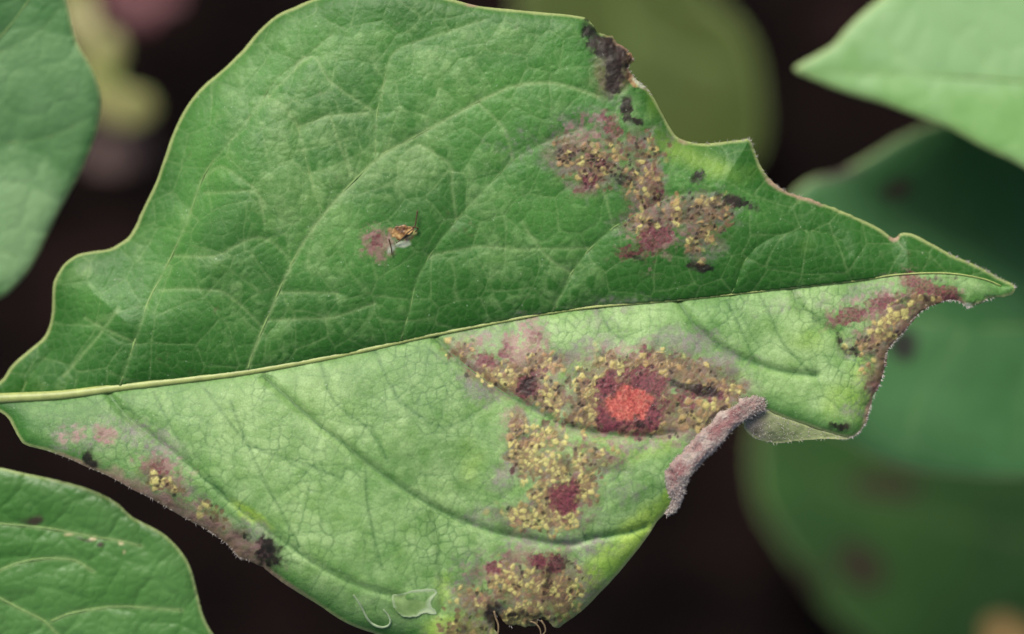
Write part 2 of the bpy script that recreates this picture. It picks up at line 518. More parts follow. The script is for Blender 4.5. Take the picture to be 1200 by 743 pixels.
def main_parts(x, y):
    d = seg_dist(x, y, MID)
    my = np.interp(x, MID[:, 0], MID[:, 1])
    up = y < my
    s = np.where(up, d, -d)
    # slow bending of the vein-to-vein blade
    wob_x = x + 9 * fbm(x, y, 50, 31, 2); wob_y = y + 9 * fbm(x, y, 50, 41, 2)
    dv = np.full(x.shape, 1e9); groove = np.zeros(x.shape); dl = dv.copy()
    for v, r, w in VU + VL:
        dd = seg_dist(x, y, v)
        groove = np.maximum(groove, w * np.exp(-(dd / 5.0) ** 2))
        if w >= .3: dv = np.minimum(dv, dd / w)
    dv = np.minimum(dv, d * 0.8)
    dt = np.full(x.shape, 1e9)
    for v in TV:
        dt = np.minimum(dt, seg_dist(wob_x * .3 + x * .7, wob_y * .3 + y * .7, v))
    return d, s, up, wob_x, wob_y, dv, groove, dt

_cache = {}
def main_state(x, y):
    key = (len(x), float(x[0]), float(y[0]), float(x[-1]))
    if key not in _cache:
        _cache.clear()
        _cache[key] = main_parts(x, y)
    return _cache[key]

ROLL = smooth([(896, 474), (884, 475), (866, 483), (840, 505), (815, 531), (797, 550), (790, 565), (793, 580), (789, 593), (780, 603)], 4)

def main_height(x, y, f):
    d, s, up, wx, wy, dv, groove, dt = main_state(x, y)
    a = np.abs(s)
    taper = sstep(1200, 700, x) * 0.6 + 0.4
    z = np.where(up, 0.13 * a - 0.00030 * a * a, 0.27 * a - 0.00052 * a * a) * taper
    z = z - 7 * np.exp(-a / 12.0) * np.where(up, 0.6, 0.9)          # the blade dips beside the midrib
    # pillows between the lateral veins
    amp = np.where(up, 5.2, 5.2) * (0.75 + 0.7 * fbm(x, y, 90, 5, 2))
    z = z + amp * soft_edge(dv, 26) * sstep(0, 30, f + 8) - np.where(up, 0.3, 3.4) * groove
    # tertiary quilting
    f1, f2, cx, cy, r = voronoi(wx + 0.35 * wy, wy - 0.2 * wx, 46, 11)
    z = z + np.where(up, 1.3, 0.7) * soft_edge((f2 - f1) * 23, 12) * (0.6 + 0.8 * r)
    z = z + np.where(up, 2.6, 1.2) * soft_edge(dt, 13)
    g1, g2, _, _, gr = voronoi(wx, wy, 12.5, 15)
    z = z + np.where(up, 0.30, 0.14) * sstep(0, 0.55, g2 - g1) * (0.5 + gr)
    h1, h2, _, _, hr = voronoi(x + 2 * noise(x, y, 9, 3), y, 6.5, 19)
    z = z + 0.14 * sstep(0, 0.4, h2 - h1) * (0.4 + hr)
    z = z + 9 * fbm(x, y, 240, 8, 2) + 1.0 * fbm(x, y, 34, 9, 2)
    # edges: most of the margin rolls down a little, lower left droops from the crease
    z = z - 7.0 * np.exp(-np.maximum(f, 0) / 7.0)
    crease = VL[4][0]
    cy_ = np.interp(x, crease[:, 0], crease[:, 1])
    below = np.clip(y - cy_, 0, 200) * ((x > 125) & (x < 520))
    z = z - 0.42 * below * sstep(125, 260, x) * sstep(520, 470, x)
    # upper right lobes dip, left lobes dip
    z = z - 14 * sstep(60, 0, f) * sstep(720, 800, x) * up - 34 * sstep(110, 0, f) * sstep(460, 180, x) * up
    # lower right corner falls away to the torn edge
    z = z - 0.14 * np.clip(y - (700 - 0.55 * (x - 560)) + 20, 0, 120) * ((x > 600) & (x < 800)) * sstep(600, 680, x)
    # lesion relief
    L = lesions(x, y)
    z = z + 0.50 * L['tan'] - 0.5 * L['purple'] - 0.4 * L['red'] - 0.5 * L['brown']
    z = z + 1.2 * L['dark'] * fbm(x, y, 9, 61, 2)
    return z

T_BLOBS = [(700, 455, 26, 34), (690, 478, 22, 24), (722, 428, 30, 14), (780, 428, 34, 13, 8), (820, 440, 38, 14, 18), (800, 490, 42, 19), (760, 500, 40, 10),
           (838, 472, 26, 6, -8, 1.1), (858, 455, 20, 10), (840, 480, 26, 12), (575, 440, 24, 11, 20), (604, 443, 22, 16), (645, 465, 24, 15, 15), (638, 428, 22, 12), (545, 411, 18, 12, 0, .62),
           (618, 535, 23, 22), (640, 516, 26, 20, 0, .72), (652, 548, 24, 14), (694, 540, 21, 14, 0, .85), (640, 590, 18, 26), (688, 572, 12, 22), (606, 500, 9, 22, 0, .85), (612, 606, 26, 14, 0, .75),
           (650, 606, 28, 12, 0, .9), (636, 690, 22, 26), (655, 695, 26, 30, 0, .9), (600, 690, 36, 24, 0, .75), (610, 722, 32, 12), (560, 705, 30, 16, 0, .75), (545, 735, 26, 14, 0, .75),
           (667, 182, 19, 17), (700, 195, 22, 22), (700, 178, 30, 14, 0, .7), (758, 218, 18, 24), (745, 175, 30, 18, 0, .65), (790, 250, 24, 14), (830, 245, 24, 16, 0, .9), (824, 272, 18, 16, 0, .8), (760, 262, 26, 14, 0, .8), (815, 290, 9, 16, 0, .8),
           (188, 563, 24, 10, 25, .95), (250, 600, 20, 8, 35, .6), (1025, 398, 24, 9, -15, .8), (1052, 372, 26, 9, -30, .8), (1075, 352, 26, 7, -8, .75), (1020, 440, 9, 26, 10, .5),
           (472, 274, 10, 7, 0, .7)]
P_BLOBS = [(739, 470, 43, 34), (757, 424, 9, 17), (748, 443, 26, 18), (717, 490, 24, 18), (820, 462, 34, 8, 12, .72), (808, 468, 18, 14, 0, .75), (835, 458, 30, 7, 12, .8),
           (618, 455, 14, 18), (632, 440, 12, 9, 30, .9), (597, 411, 9, 15, -30, .66), (571, 424, 15, 7, 20, .75), (626, 400, 14, 16, 0, .6),
           (663, 582, 17, 21, 25, 1.1), (670, 604, 14, 8, 0, .6), (578, 667, 10, 9, 0, .95), (633, 659, 17, 10, 0, 1.0), (651, 661, 12, 10, 0, .9),
           (121, 509, 9, 8, 0, .5), (186, 546, 26, 9, 15, .5), (1000, 371, 25, 11, -15, .82), (1038, 356, 24, 11, -22, .86), (1078, 336, 26, 12, 0, .86), (1108, 344, 24, 10, 25, .78),
           (765, 280, 24, 22, 0, .8), (745, 296, 24, 10, 0, .55), (713, 148, 14, 15, 0, .66), (703, 186, 18, 14, 0, .6), (692, 215, 17, 8, -25, .72), (765, 205, 14, 18, 0, .58), (770, 225, 9, 12, 0, .7),
           (735, 300, 18, 8, 0, .55), (440, 285, 15, 13, 30, .55)]
PINK_BLOBS = [(602, 412, 15, 20, -30, .9), (626, 398, 18, 22, 0, .9), (565, 408, 22, 12, 0, .6), (635, 515, 28, 26, 0, .75), (440, 286, 19, 15, 40, 1.2), (735, 412, 40, 12, 0, .6),
              (121, 510, 12, 11, 0, .95), (95, 512, 20, 14, 0, .55), (186, 546, 30, 14, 15, .8), (258, 618, 60, 10, 35, .85), (290, 640, 36, 12, 35, .8), (215, 595, 40, 6, 33, .7),
              (1050, 362, 60, 22, -18, .6), (1040, 395, 30, 12, -25, .5), (700, 160, 34, 24, 0, .5), (765, 275, 34, 30, 0, .65), (600, 675, 50, 26, 0, .5), (690, 520, 50, 20, 0, .4), (600, 500, 12, 24, 0, .6), (610, 690, 40, 16, 0, .6)]
M_BLOBS = [(712, 412, 60, 26, 0, .85), (790, 402, 46, 18, 0, .8), (848, 425, 40, 18, 0, .7), (570, 402, 40, 18, -10, .7), (560, 457, 20, 14, 30, .75), (625, 388, 30, 18, 0, .7), (600, 540, 12, 34, 0, .9), (592, 552, 18, 22, 0, .6),
           (170, 515, 40, 20, 20, .7), (190, 530, 30, 22, 0, .7), (100, 515, 30, 18, 0, .7), (720, 575, 28, 20, 0, .6), (660, 640, 70, 12, 3, .55), (580, 604, 30, 12, 0, .6), (545, 690, 28, 24, 0, .55), (700, 380, 30, 12, 0, .5),
           (700, 505, 30, 8, 0, .6), (740, 520, 40, 12, 0, .55), (700, 150, 40, 22, 0, .5), (770, 190, 26, 22, 0, .6), (720, 95, 14, 30, 0, .6), (1010, 452, 16, 9, 0, .6), (1000, 480, 22, 10, 0, .3), (1040, 345, 60, 18, -10, .5), (940, 355, 60, 12, -8, .45),
           (290, 625, 34, 14, 35, .7), (555, 660, 20, 24, 0, .5), (720, 360, 60, 12, -5, .4), (470, 286, 12, 8, 0, .3), (600, 170, 40, 30, 0, .2), (1125, 335, 36, 9, 15, .4)]
D_BLOBS = [(693, 37, 12, 9, 25, 1.1), (710, 56, 24, 17, 40, 1.15), (721, 82, 16, 22, 0, 1.05), (717, 98, 12, 16, 0, .9), (733, 128, 7, 15, -8, 1), (747, 142, 9, 6, 45, .9), (728, 65, 16, 12, 0, 1.0), (818, 209, 9, 10, 20, .95), (862, 236, 24, 8, 20, 1), (820, 312, 17, 6, 0, 1), (730, 210, 12, 8, 20, .7),
           (768, 226, 7, 7, 0, .7), (103, 534, 9, 8, 0, 1.0), (112, 545, 7, 6, 0, .9), (313, 646, 16, 20, -30, .95), (286, 624, 14, 8, 30, .6), (620, 452, 8, 16, 10, .75), (752, 498, 10, 6, 0, .9), (640, 672, 16, 7, 0, .8), (640, 690, 9, 14, 0, .6), (580, 715, 10, 12, 0, .8), (605, 722, 18, 4, 5, .7), (1000, 412, 9, 6, 20, .9), (1018, 410, 8, 7, 0, .9), (986, 400, 3, 14, -10, .8),
           (600, 545, 8, 18, 0, .42), (985, 500, 16, 6, 0, .75), (1080, 350, 40, 5, -5, .5), (838, 456, 24, 4, 15, .7), (740, 302, 16, 4, 0, .6), (1100, 326, 30, 4, 0, .45), (800, 460, 12, 9, 0, .5), (575, 720, 8, 16, 0, .8), (845, 240, 16, 5, 0, .6), (690, 216, 10, 6, 0, .6), (658, 662, 10, 10, 0, .5)]
R_BLOBS = [(738, 473, 22, 18, -3, 1.1), (752, 482, 11, 11, 0, .9), (749, 461, 13, 8, 0, .95), (723, 467, 8, 9, 0, .8)]
Y_BLOBS = [(745, 625, 55, 20, -45, 1.0), (700, 668, 55, 24, -45, 1.0), (660, 715, 30, 18, -40, .95), (780, 590, 10, 20, 0, .9), (590, 735, 50, 14, 0, .8), (535, 735, 40, 16, -10, 1.0), (520, 690, 14, 20, 0, .6), (660, 425, 34, 18, 0, .7), (645, 440, 40, 18, 0, .6),
           (292, 604, 28, 7, 33, 1.0), (995, 470, 30, 26, 0, .7), (1015, 440, 20, 40, 0, .6), (770, 115, 20, 30, 0, .55), (800, 175, 50, 22, 25, .6), (850, 200, 50, 20, 15, .5), (700, 190, 50, 40, 0, .35), (620, 480, 60, 26, 0, .4), (740, 530, 60, 16, -8, .65), (960, 400, 40, 20, 0, .45), (840, 500, 40, 12, 0, .5), (580, 480, 30, 30, 0, .5), (150, 500, 20, 10, 0, .3), (560, 540, 26, 50, 0, .35), (410, 610, 100, 5, -1, .35), (860, 260, 40, 26, 0, .35), (900, 300, 80, 20, -8, .25)]

_lc = {}
def lesions(x, y):
    key = (len(x), float(x[0]), float(y[0]))
    if key in _lc:
        return _lc[key]
    _lc.clear()
    wx = x + 3.0 * fbm(x, y, 14, 51, 2); wy = y + 3.0 * fbm(x, y, 14, 53, 2)
    f1, f2, cx, cy, r = voronoi(wx, wy, 5.9, 31, 0.95)
    h1, h2, hx, hy, hr = voronoi(wx + 3, wy, 8.6, 33, 0.95)
    sel = fbm(x, y, 30, 209, 2) > 0.10
    f1, f2, cx, cy, r = [np.where(sel, a, b) for a, b in ((h1, f1), (h2, f2), (hx, cx), (hy, cy), (hr, r))]
    g1, g2, gx, gy, gr = voronoi(wx, wy, 4.6, 37, 0.9)
    big = fbm(cx, cy, 26, 71, 3); bigp = fbm(gx, gy, 22, 75, 3); bigs = fbm(x, y, 30, 79, 3)
    I = lambda a: np.round(a * 7).astype(np.int64)
    rc = _h(I(cx), I(cy), 9); rd = _h(I(gx), I(gy), 11); re = _h(I(gx), I(gy), 23)
    upper = y < np.interp(x, MID[:, 0], MID[:, 1])
    rho = field(x, y, T_BLOBS)
    ft = field(cx, cy, T_BLOBS); fp = field(gx, gy, P_BLOBS); ftg = field(gx, gy, T_BLOBS)
    prof = sstep(0.0, 0.40, f2 - f1); gprof = sstep(0.0, 0.40, g2 - g1)
    # tan granules: their number thins out with the strength of the spot
    p_on = np.clip(1.45 * ft - 0.30 + 1.35 * big, 0, 1) * np.where(upper, .74, .95)
    on = sstep(-0.08, 0.08, p_on - r) * sstep(.06, .14, ft)
    tan = on * (0.20 + 0.80 * prof) * (0.74 + 0.26 * rc)
    # stained tissue between them, fading outwards
    brown = sstep(0.06, 0.80, rho + 0.45 * bigs + 0.30 * fbm(x, y, 9, 86, 2) * (rho > .05)) * (0.78 - 0.25 * prof) * sstep(0.02, 0.2, rho)
    wide = lambda bl, k: [(b[0], b[1], b[2] * k, b[3] * k, b[4] if len(b) > 4 else 0, b[5] if len(b) > 5 else 1) for b in bl]
    rho2 = field(x, y, wide(T_BLOBS, 1.45))
    brown = np.maximum(brown * np.where(upper, .8, 1), 0.52 * sstep(0.12, 0.95, rho2 + 0.6 * bigs + .45 * fbm(x, y, 10, 211, 3)) * sstep(.04, .3, rho2) * (.6 + .4 * gr))
    # maroon granules, dense in the hearts of the spots
    p_pur = np.clip(1.7 * fp - 0.42 + 0.75 * bigp, 0, 1)
    pur = sstep(-0.30, 0.30, p_pur - (.2 + .6 * rd)) * sstep(.08, .3, fp) * .86 * (0.72 + 0.28 * gprof)
    p_fleck = np.clip(0.42 * ftg + 0.5 * bigp - .02, 0, .42) * (ftg > .12)
    brown = np.maximum(brown, sstep(-.05, .05, p_fleck - re) * 0.85 * (ftg > .15)); tan = tan * (1 - .6 * sstep(-.05, .05, p_fleck - re) * (ftg > .15))
    core = sstep(0.26, 0.74, field(x, y, [(739, 470, 43, 34), (618, 455, 13, 17), (663, 582, 17, 21, 25, 1.1), (634, 659, 13, 8, 0, .9), (716, 488, 18, 15), (764, 449, 19, 16), (714, 453, 16, 17), (764, 490, 16, 13)]) + 0.5 * bigs + .3 * (gr - .5))
    pur = np.maximum(pur, core * 0.93)
    pur = np.where((on > 0.5) & (rc > 0.35) & (core < 0.4), pur * 0.15, pur)
    fr = field(x * .6 + gx * .4, y * .6 + gy * .4, R_BLOBS)
    red = sstep(0.28, 0.80, fr + 0.60 * bigp + 0.22 * (gr - 0.5) + .4 * noise(x, y, 5, 181)) * (0.74 + .24 * gr) * sstep(.12, .3, fr)
    fd = field(gx * .5 + x * .5, gy * .5 + y * .5, D_BLOBS)
    dark = sstep(0.26, 0.82, fd + 0.60 * fbm(x, y, 13, 83, 3) + 0.40 * (rd - 0.5)) * 0.95 * sstep(.05, .25, fd)
    p_df = np.clip((0.16 + .16 * upper) * ftg + 0.35 * fbm(gx, gy, 18, 185, 2), 0, .35) * (ftg > .2)
    dark = np.maximum(dark, 0.85 * sstep(.42, .7, field(x, y, [(818, 455, 34, 6, 14, 1), (842, 486, 20, 6, -35, .9), (615, 455, 7, 13, 0, .8)]) + .5 * fbm(x, y, 10, 207, 2)))
    dark = np.maximum(dark, sstep(-.04, .04, p_df - _h(I(gx), I(gy), 29)) * 0.80 * gprof * (ftg > .2))
    fm = field(x, y, M_BLOBS); fk = np.maximum(field(x, y, PINK_BLOBS), .55 * field(x, y, wide(P_BLOBS, 1.5)))
    fm = np.maximum(fm, 0.85 * field(x, y, [(b[0], b[1], b[2] * 1.5, b[3] * 1.5, b[4] if len(b) > 4 else 0, b[5] if len(b) > 5 else 1) for b in T_BLOBS]))
    mauve = sstep(0.10, 1.0, fm + 0.55 * bigs + 0.40 * fbm(x, y, 9, 87, 2) + .35 * (gr - .5)) * (0.50 + 0.40 * gr) * sstep(.04, .2, fm)
    pink = sstep(0.15, 0.95, fk + 0.55 * bigs + 0.45 * fbm(x, y, 8, 89, 2) + .45 * (gr - .5)) * (0.55 + 0.4 * gr) * sstep(.04, .2, fk)
    yel = sstep(0.20, 1.0, np.maximum(field(x, y, Y_BLOBS), 0.45 * field(x, y, [(b[0], b[1], b[2] * 1.7, b[3] * 1.7, b[4] if len(b) > 4 else 0, .9) for b in T_BLOBS]) * ~upper) + 0.4 * fbm(x, y, 40, 91, 3)) * 0.95
    tanmix = np.clip(0.48 + 1.3 * (rc - 0.5) + 0.9 * fbm(x, y, 34, 93, 2) + 0.25 * sstep(480, 500, y) - .22 * upper, 0, 1)
    _lc[key] = dict(tan=tan, brown=brown, purple=pur * (1 - red * 0.4), red=red, dark=dark, mauve=mauve, pink=pink, yellow=yel, tanmix=tanmix)
    return _lc[key]

def main_attrs(x, y, f):
    A = dict(lesions(x, y))
    d, s, up, wx, wy, dv, groove, dt = main_state(x, y)
    f1, f2, *_ = voronoi(wx + 0.35 * wy, wy - 0.2 * wx, 46, 11)
    g1, g2, *_ = voronoi(wx, wy, 12.5, 15)
    net = sstep(0.20, 0.0, g2 - g1); net2 = sstep(0.07, 0.0, f2 - f1)
    tv = np.exp(-(dt / 2.2) ** 2)
    _, _, _, _, r46 = voronoi(wx + 0.35 * wy, wy - 0.2 * wx, 46, 11)
    e1, e2, _, _, r12 = voronoi(wx, wy, 12.5, 15)
    _, _, _, _, r7 = voronoi(x + 2 * noise(x, y, 9, 3), y, 6.5, 19)
    mott = np.where(up, .85, .55) * (0.40 * (r46 - .5) * sstep(0, .2, f2 - f1) + 0.30 * (r12 - .5) * sstep(0, .25, e2 - e1) + 0.20 * (r7 - .5) + 0.16 * fbm(x, y, 7, 203, 2))
    A['veind'] = np.clip(np.where(up, 0.10 * net, 0.52 * net * np.clip(0.30 + 1.7 * (fbm(x, y, 55, 95, 3) + .2), 0, 1.2) + 0.30 * net2 + 0.45 * tv + 0.75 * groove ** 5), 0, 1) * (1 - A['tan'])
    A['veinp'] = np.clip(np.where(up, 0.19 * net2 + 0.32 * tv + 0.09 * net + 0.50 * groove ** 4, 0.0), 0, 1)
    low_sheen = np.where(up, 0.0, 0.24 * sstep(0, 60, x) + 0.30 * sstep(60, 300, x)) + 0.10  # painted sheen: lower half made paler, ramping up from the left
    A['pale'] = np.clip(low_sheen + mott + 0.6 * fbm(x, y, 120, 97, 3) + np.where(up, .12 * sstep(60, 200, d) - .20, 0), 0, 0.85) * sstep(-5, 30, f)
    A['deep'] = np.clip(np.where(up, 0.75 * sstep(120, 10, d) + 0.7 * sstep(40, 0, f) + .5 * sstep(700, 900, x) + 0.4 * sstep(260, 60, x), 0.9 * sstep(60, 15, x)) + .5 * fbm(x, y, 70, 99, 2) - .45 * mott, 0, 0.9)
    rim = sstep(4.6, 1.0, f + 1.3 * fbm(x, y, 20, 101, 2))
    rb = field(x, y, [(215, 604, 150, 40, 33, 1), (1070, 375, 60, 60, 0, 1), (740, 75, 26, 40, 0, 1), (920, 222, 40, 12, 20, .8), (800, 165, 12, 10, 0, .7), (1047, 279, 8, 8, 0, 1), (1028, 470, 20, 50, 0, .9), (560, 5, 14, 6, 0, .8)])
    rb = sstep(0.3, 0.7, rb + .5 * fbm(x, y, 24, 103, 2)) * sstep(6.5, 1.5, f + 2 * fbm(x, y, 12, 104, 2))
    nb_ = fbm(x, y, 22, 191, 3); nc_ = fbm(x, y, 7, 193, 2)
    ll = sstep(95, 150, x) * sstep(335, 300, x) * (y > 500)
    A['pink'] = np.maximum(A['pink'], ll * sstep(24, 3, f + 26 * nb_ + 10 * nc_) * 0.85)
    A['brown'] = np.maximum(A['brown'], ll * sstep(13, 1, f + 22 * nb_) * 0.55 * (nc_ > -.1))
    tp = sstep(1010, 1030, x) * (y > 345) * (y < 520) * sstep(1150, 1125, x)
    A['pink'] = np.maximum(A['pink'], tp * sstep(20, 2, f + 24 * nb_) * 0.6)
    A['brown'] = np.maximum(A['brown'], tp * sstep(12, 1, f + 20 * nb_ + 8 * nc_) * 0.8)
    sc = field(x, y, [(722, 72, 26, 44, 20, 1.0)])
    A['brown'] = np.maximum(A['brown'], sstep(.25, .7, sc + .5 * nb_) * .55)
    A['tan'] = np.maximum(A['tan'], sstep(.3, .6, field(x, y, [(738, 70, 6, 9, 0, 1), (741, 92, 9, 7, 40, 1), (725, 45, 8, 3, 30, .8), (727, 68, 4, 4, 0, .7)]) + .4 * nc_) * .9)
    A['white'] = sstep(.3, .8, field(x, y, [(471, 286, 9, 6, 0, 1), (458, 292, 5, 6, 0, .8), (748, 95, 10, 4, 40, 1), (1128, 357, 10, 4, 0, .9), (490, 706, 24, 13, 0, .30)]) + .35 * nc_) * .8
    A['dark'] = A['dark'] * (1 - .85 * sstep(3.6, 1.4, f + 3 * nc_) * sstep(.3, .6, field(x, y, [(728, 62, 30, 40, 0, 1)])))
    A['rim'] = rim * (1 - rb) * 0.62 * (1 - A['dark'])
    A['rimbrown'] = rb * 0.9
    return A

DAMAGE = [(720, 60, 34, 34), (742, 95, 12, 16), (1070, 378, 60, 50), (1030, 450, 20, 60), (600, 733, 50, 16), (930, 225, 70, 20, 20, .5), (270, 640, 60, 20, 30, .5), (1150, 352, 30, 12)]
def main_fray(x, y):
    a = field(x, y, DAMAGE)
    return a * (5.2 * fbm(x, y, 9, 111, 2) + 2.6 * noise(x, y, 3.5, 113)) + 0.6 * fbm(x, y, 18, 115, 2)

leaf = empty('diseased_leaf', tuple(P(-46, 466, 0.0)))
tag(leaf, 'large green bean leaf with purple and tan granular spots and a ragged right edge', 'leaf')
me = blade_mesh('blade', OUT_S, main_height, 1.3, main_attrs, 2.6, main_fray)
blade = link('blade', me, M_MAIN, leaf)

def surf(pts):
    """height of the subject leaf under the given px points, without the lesion cells' own edges"""
    p = np.array(pts, float)
    poly = np.vstack([OUT_S, OUT_S[:1]])
    f = seg_dist(p[:, 0], p[:, 1], poly)
    _cache.clear(); _lc.clear()
    return main_height(p[:, 0].copy(), p[:, 1].copy(), f)

def blur1(a, n=3):
    for _ in range(n):
        a = np.convolve(np.pad(a, 1, 'edge'), [.25, .5, .25], 'valid')
    return a

# midrib
mp = MID
mr = np.interp(mp[:, 0], [-60, 0, 200, 400, 520, 640, 800, 1000, 1173], [7.5, 6.4, 4.7, 3.5, 2.6, 1.8, 1.35, 1.2, 0.8])
mz = blur1(surf(mp), 4) + mr * 0.25 + np.interp(mp[:, 0], [400, 650, 1000], [0.6, 1.9, 1.3])
rib = link('midrib', tube_mesh('midrib', P(mp[:, 0], mp[:, 1], mz * K), mr * K, 12), M_RIB, leaf)

for lst, mat, sink in ((VU, M_VEIN, -0.72), (VL, M_VEIN_DK, -0.6)):
    for v, r, w in lst:
        rr = np.clip(np.linspace(1, -0.15, len(v)), 0.06, 1) ** 1.3 * r * (0.95 if mat is M_VEIN else 0.8) + 0.08
        zz = blur1(surf(v), 2) + rr * sink
        link('lateral_vein', tube_mesh('lateral_vein', P(v[:, 0], v[:, 1], zz * K), rr * K, 8), mat, leaf)

# petiole leaves the frame on the left and bends down to the soil
def petiole(parent, px, py, z, ddx, ddy, r=0.0011, mat=None, reach=0.05):
    a = P(px, py, z)
    d = np.array([ddx, -ddy, 0.0]); d /= np.linalg.norm(d)
    c = a + d * reach * 0.45 - np.array([0, 0, 0.004])
    e = a + d * reach * 0.85 - np.array([0, 0, 0.03])
    g = np.array([a[0] + d[0] * reach, a[1] + d[1] * reach, -0.004])
    m = np.array([g[0] * .99 + a[0] * .01, g[1] * .99 + a[1] * .01, e[2] * 0.5])
    pts = smooth([tuple(q) for q in (a, c, e, m, g)], 8)
    rr = np.linspace(r * 0.75, r * 1.25, len(pts))
    return link('petiole', tube_mesh('petiole', pts, rr, 10), mat or M_PETIOLE, parent)
petiole(leaf, -52, 469, mz[0] * K, -1, 0.12)

# rolled, felted margin at the lower right
def rolled():
    p = ROLL
    rr = np.interp(np.linspace(0, 1, len(p)), [0, .09, .22, .4, .55, .67, .78, .89, 1], [7, 10, 11.5, 12, 13.5, 13, 8.5, 5.5, 2.2])
    zz = np.linspace(1, 1, len(p)) * blur1(surf(p), 6) + rr * 0.22
    c = P(p[:, 0], p[:, 1], zz * K)
    n = 70; sides = 26
    idx = np.linspace(0, len(p) - 1, n)
    cc = np.stack([np.interp(idx, np.arange(len(p)), c[:, k]) for k in range(3)], 1)
    r2 = np.interp(idx, np.arange(len(p)), rr) * K
    t = np.gradient(cc, axis=0); t /= np.linalg.norm(t, axis=1)[:, None]
    V = []; SD = []; AL = []
    for i in range(n):
        u = np.cross(t[i], [0, 0, 1]); u /= np.linalg.norm(u); w = np.cross(u, t[i])
        for k in range(sides):
            a = 2 * math.pi * k / sides
            dd = math.cos(a) * u + math.sin(a) * w
            j = 1 + 0.50 * float(fbm(np.array([i * 7.0]), np.array([abs(k - sides / 2) * 9.0]), 24, 121, 3)[0])
            # a spiral lip where the margin's free edge lies on the roll
            jag = (0.34 * float(fbm(np.array([i * 7.0]), np.array([3.0]), 20, 123, 3)[0]) + .12 * random.uniform(-1, 1)) * max(0, math.cos(a)) ** 2
            lip = 0.10 * max(0, 1 - abs(((a - 2.2 + math.pi) % (2 * math.pi)) - math.pi) / 0.7)
            gr_ = 0.22 * math.exp(-((((a - 1.2 + math.pi) % (2 * math.pi)) - math.pi) / 0.22) ** 2)
            V.append(cc[i] + r2[i] * (j + lip - gr_ + jag) * (math.cos(a) * u + 0.52 * math.sin(a) * w)); SD.append(math.cos(a)); AL.append(i / n)
    V += [cc[0], cc[-1]]
    T = []
    for i in range(n - 1):
        for k in range(sides):
            a = i * sides + k; b = i * sides + (k + 1) % sides
            T += [(a, b, b + sides), (a, b + sides, a + sides)]
    for k in range(sides):
        T.append((n * sides, (k + 1) % sides, k)); T.append((n * sides + 1, (n - 1) * sides + k, (n - 1) * sides + (k + 1) % sides))
    SD += [0, 0]; AL += [0, 1]
    V = np.array(V)
    t_ = NT('rolled_margin')
    n1 = t_.noise(420, 5, .7); n2 = t_.noise(1500, 4, .65)
    cl = t_.ramp(n1, [(0.32, (0.050, 0.022, 0.022, 1)), (0.44, (0.135, 0.052, 0.055, 1)), (0.53, (0.17, 0.095, 0.090, 1)), (0.62, (0.27, 0.225, 0.20, 1)), (0.74, (0.10, 0.090, 0.055, 1))])
    sd_ = t_.math('ADD', t_.attr('side'), t_.math('MULTIPLY', t_.math('SUBTRACT', n1, 0.5), 1.6))
    sd_ = t_.math('ADD', t_.math('MULTIPLY', sd_, 0.5), 0.5)
    edge = t_.ramp(sd_, [(0.10, (1, 1, 1, 1)), (0.38, (0, 0, 0, 1)), (0.68, (0, 0, 0, 1)), (0.95, (0.8, 0.8, 0.8, 1))])
    cl = t_.mix(t_.math('MULTIPLY', edge, 0.7), cl, (0.29, 0.25, 0.215, 1))
    al = t_.math('ADD', t_.attr('along'), t_.math('MULTIPLY', t_.math('SUBTRACT', n1, 0.5), 0.5))
    cl = t_.mix(t_.ramp(al, [(0.02, (.9, .9, .9, 1)), (0.20, (0, 0, 0, 1))]), cl, t_.ramp(n2, [(0.35, (0.075, 0.055, 0.048, 1)), (0.65, (0.24, 0.20, 0.17, 1))]))
    cl = t_.mix(t_.ramp(al, [(0.55, (0, 0, 0, 1)), (0.75, (.8, .8, .8, 1))]), cl, t_.ramp(n2, [(0.35, (0.17, 0.135, 0.115, 1)), (0.65, (0.34, 0.29, 0.255, 1))]))
    cl = t_.mix(t_.math('MULTIPLY', n2, 0.18), cl, (0.36, 0.29, 0.27, 1))
    t_.bump(n2, 1.0, 0.0005)
    o = link('rolled_margin', mesh_from('rolled_margin', V, np.array(T), dict(side=np.array(SD), along=np.array(AL))), t_.done(cl, 0.85, 0.15), leaf)
    o['label'] = 'pinkish felted strip where the leaf margin has rolled up'
    R_ = []; D_ = []; L_ = []
    for _ in range(1900):
        i = random.randint(0, n - 2); k = random.randrange(sides)
        q = V[i * sides + k] * random.random(); q = V[i * sides + k]
        nn = (q - cc[i]); nn /= np.linalg.norm(nn)
        tang = t[i] * random.uniform(-1.0, 1.0) + np.cross(t[i], nn) * random.uniform(-1.0, 1.0)
        R_.append(q + t[i] * random.uniform(-2, 2) * K - nn * 0.00005); D_.append(nn * 0.55 + tang); L_.append(random.uniform(2, 5.5) * K)
    h = link('hair', hairs_mesh('hair', R_, D_, L_, 0.000032), M_HAIR, o)
    tag(h, kind='stuff')
rolled()

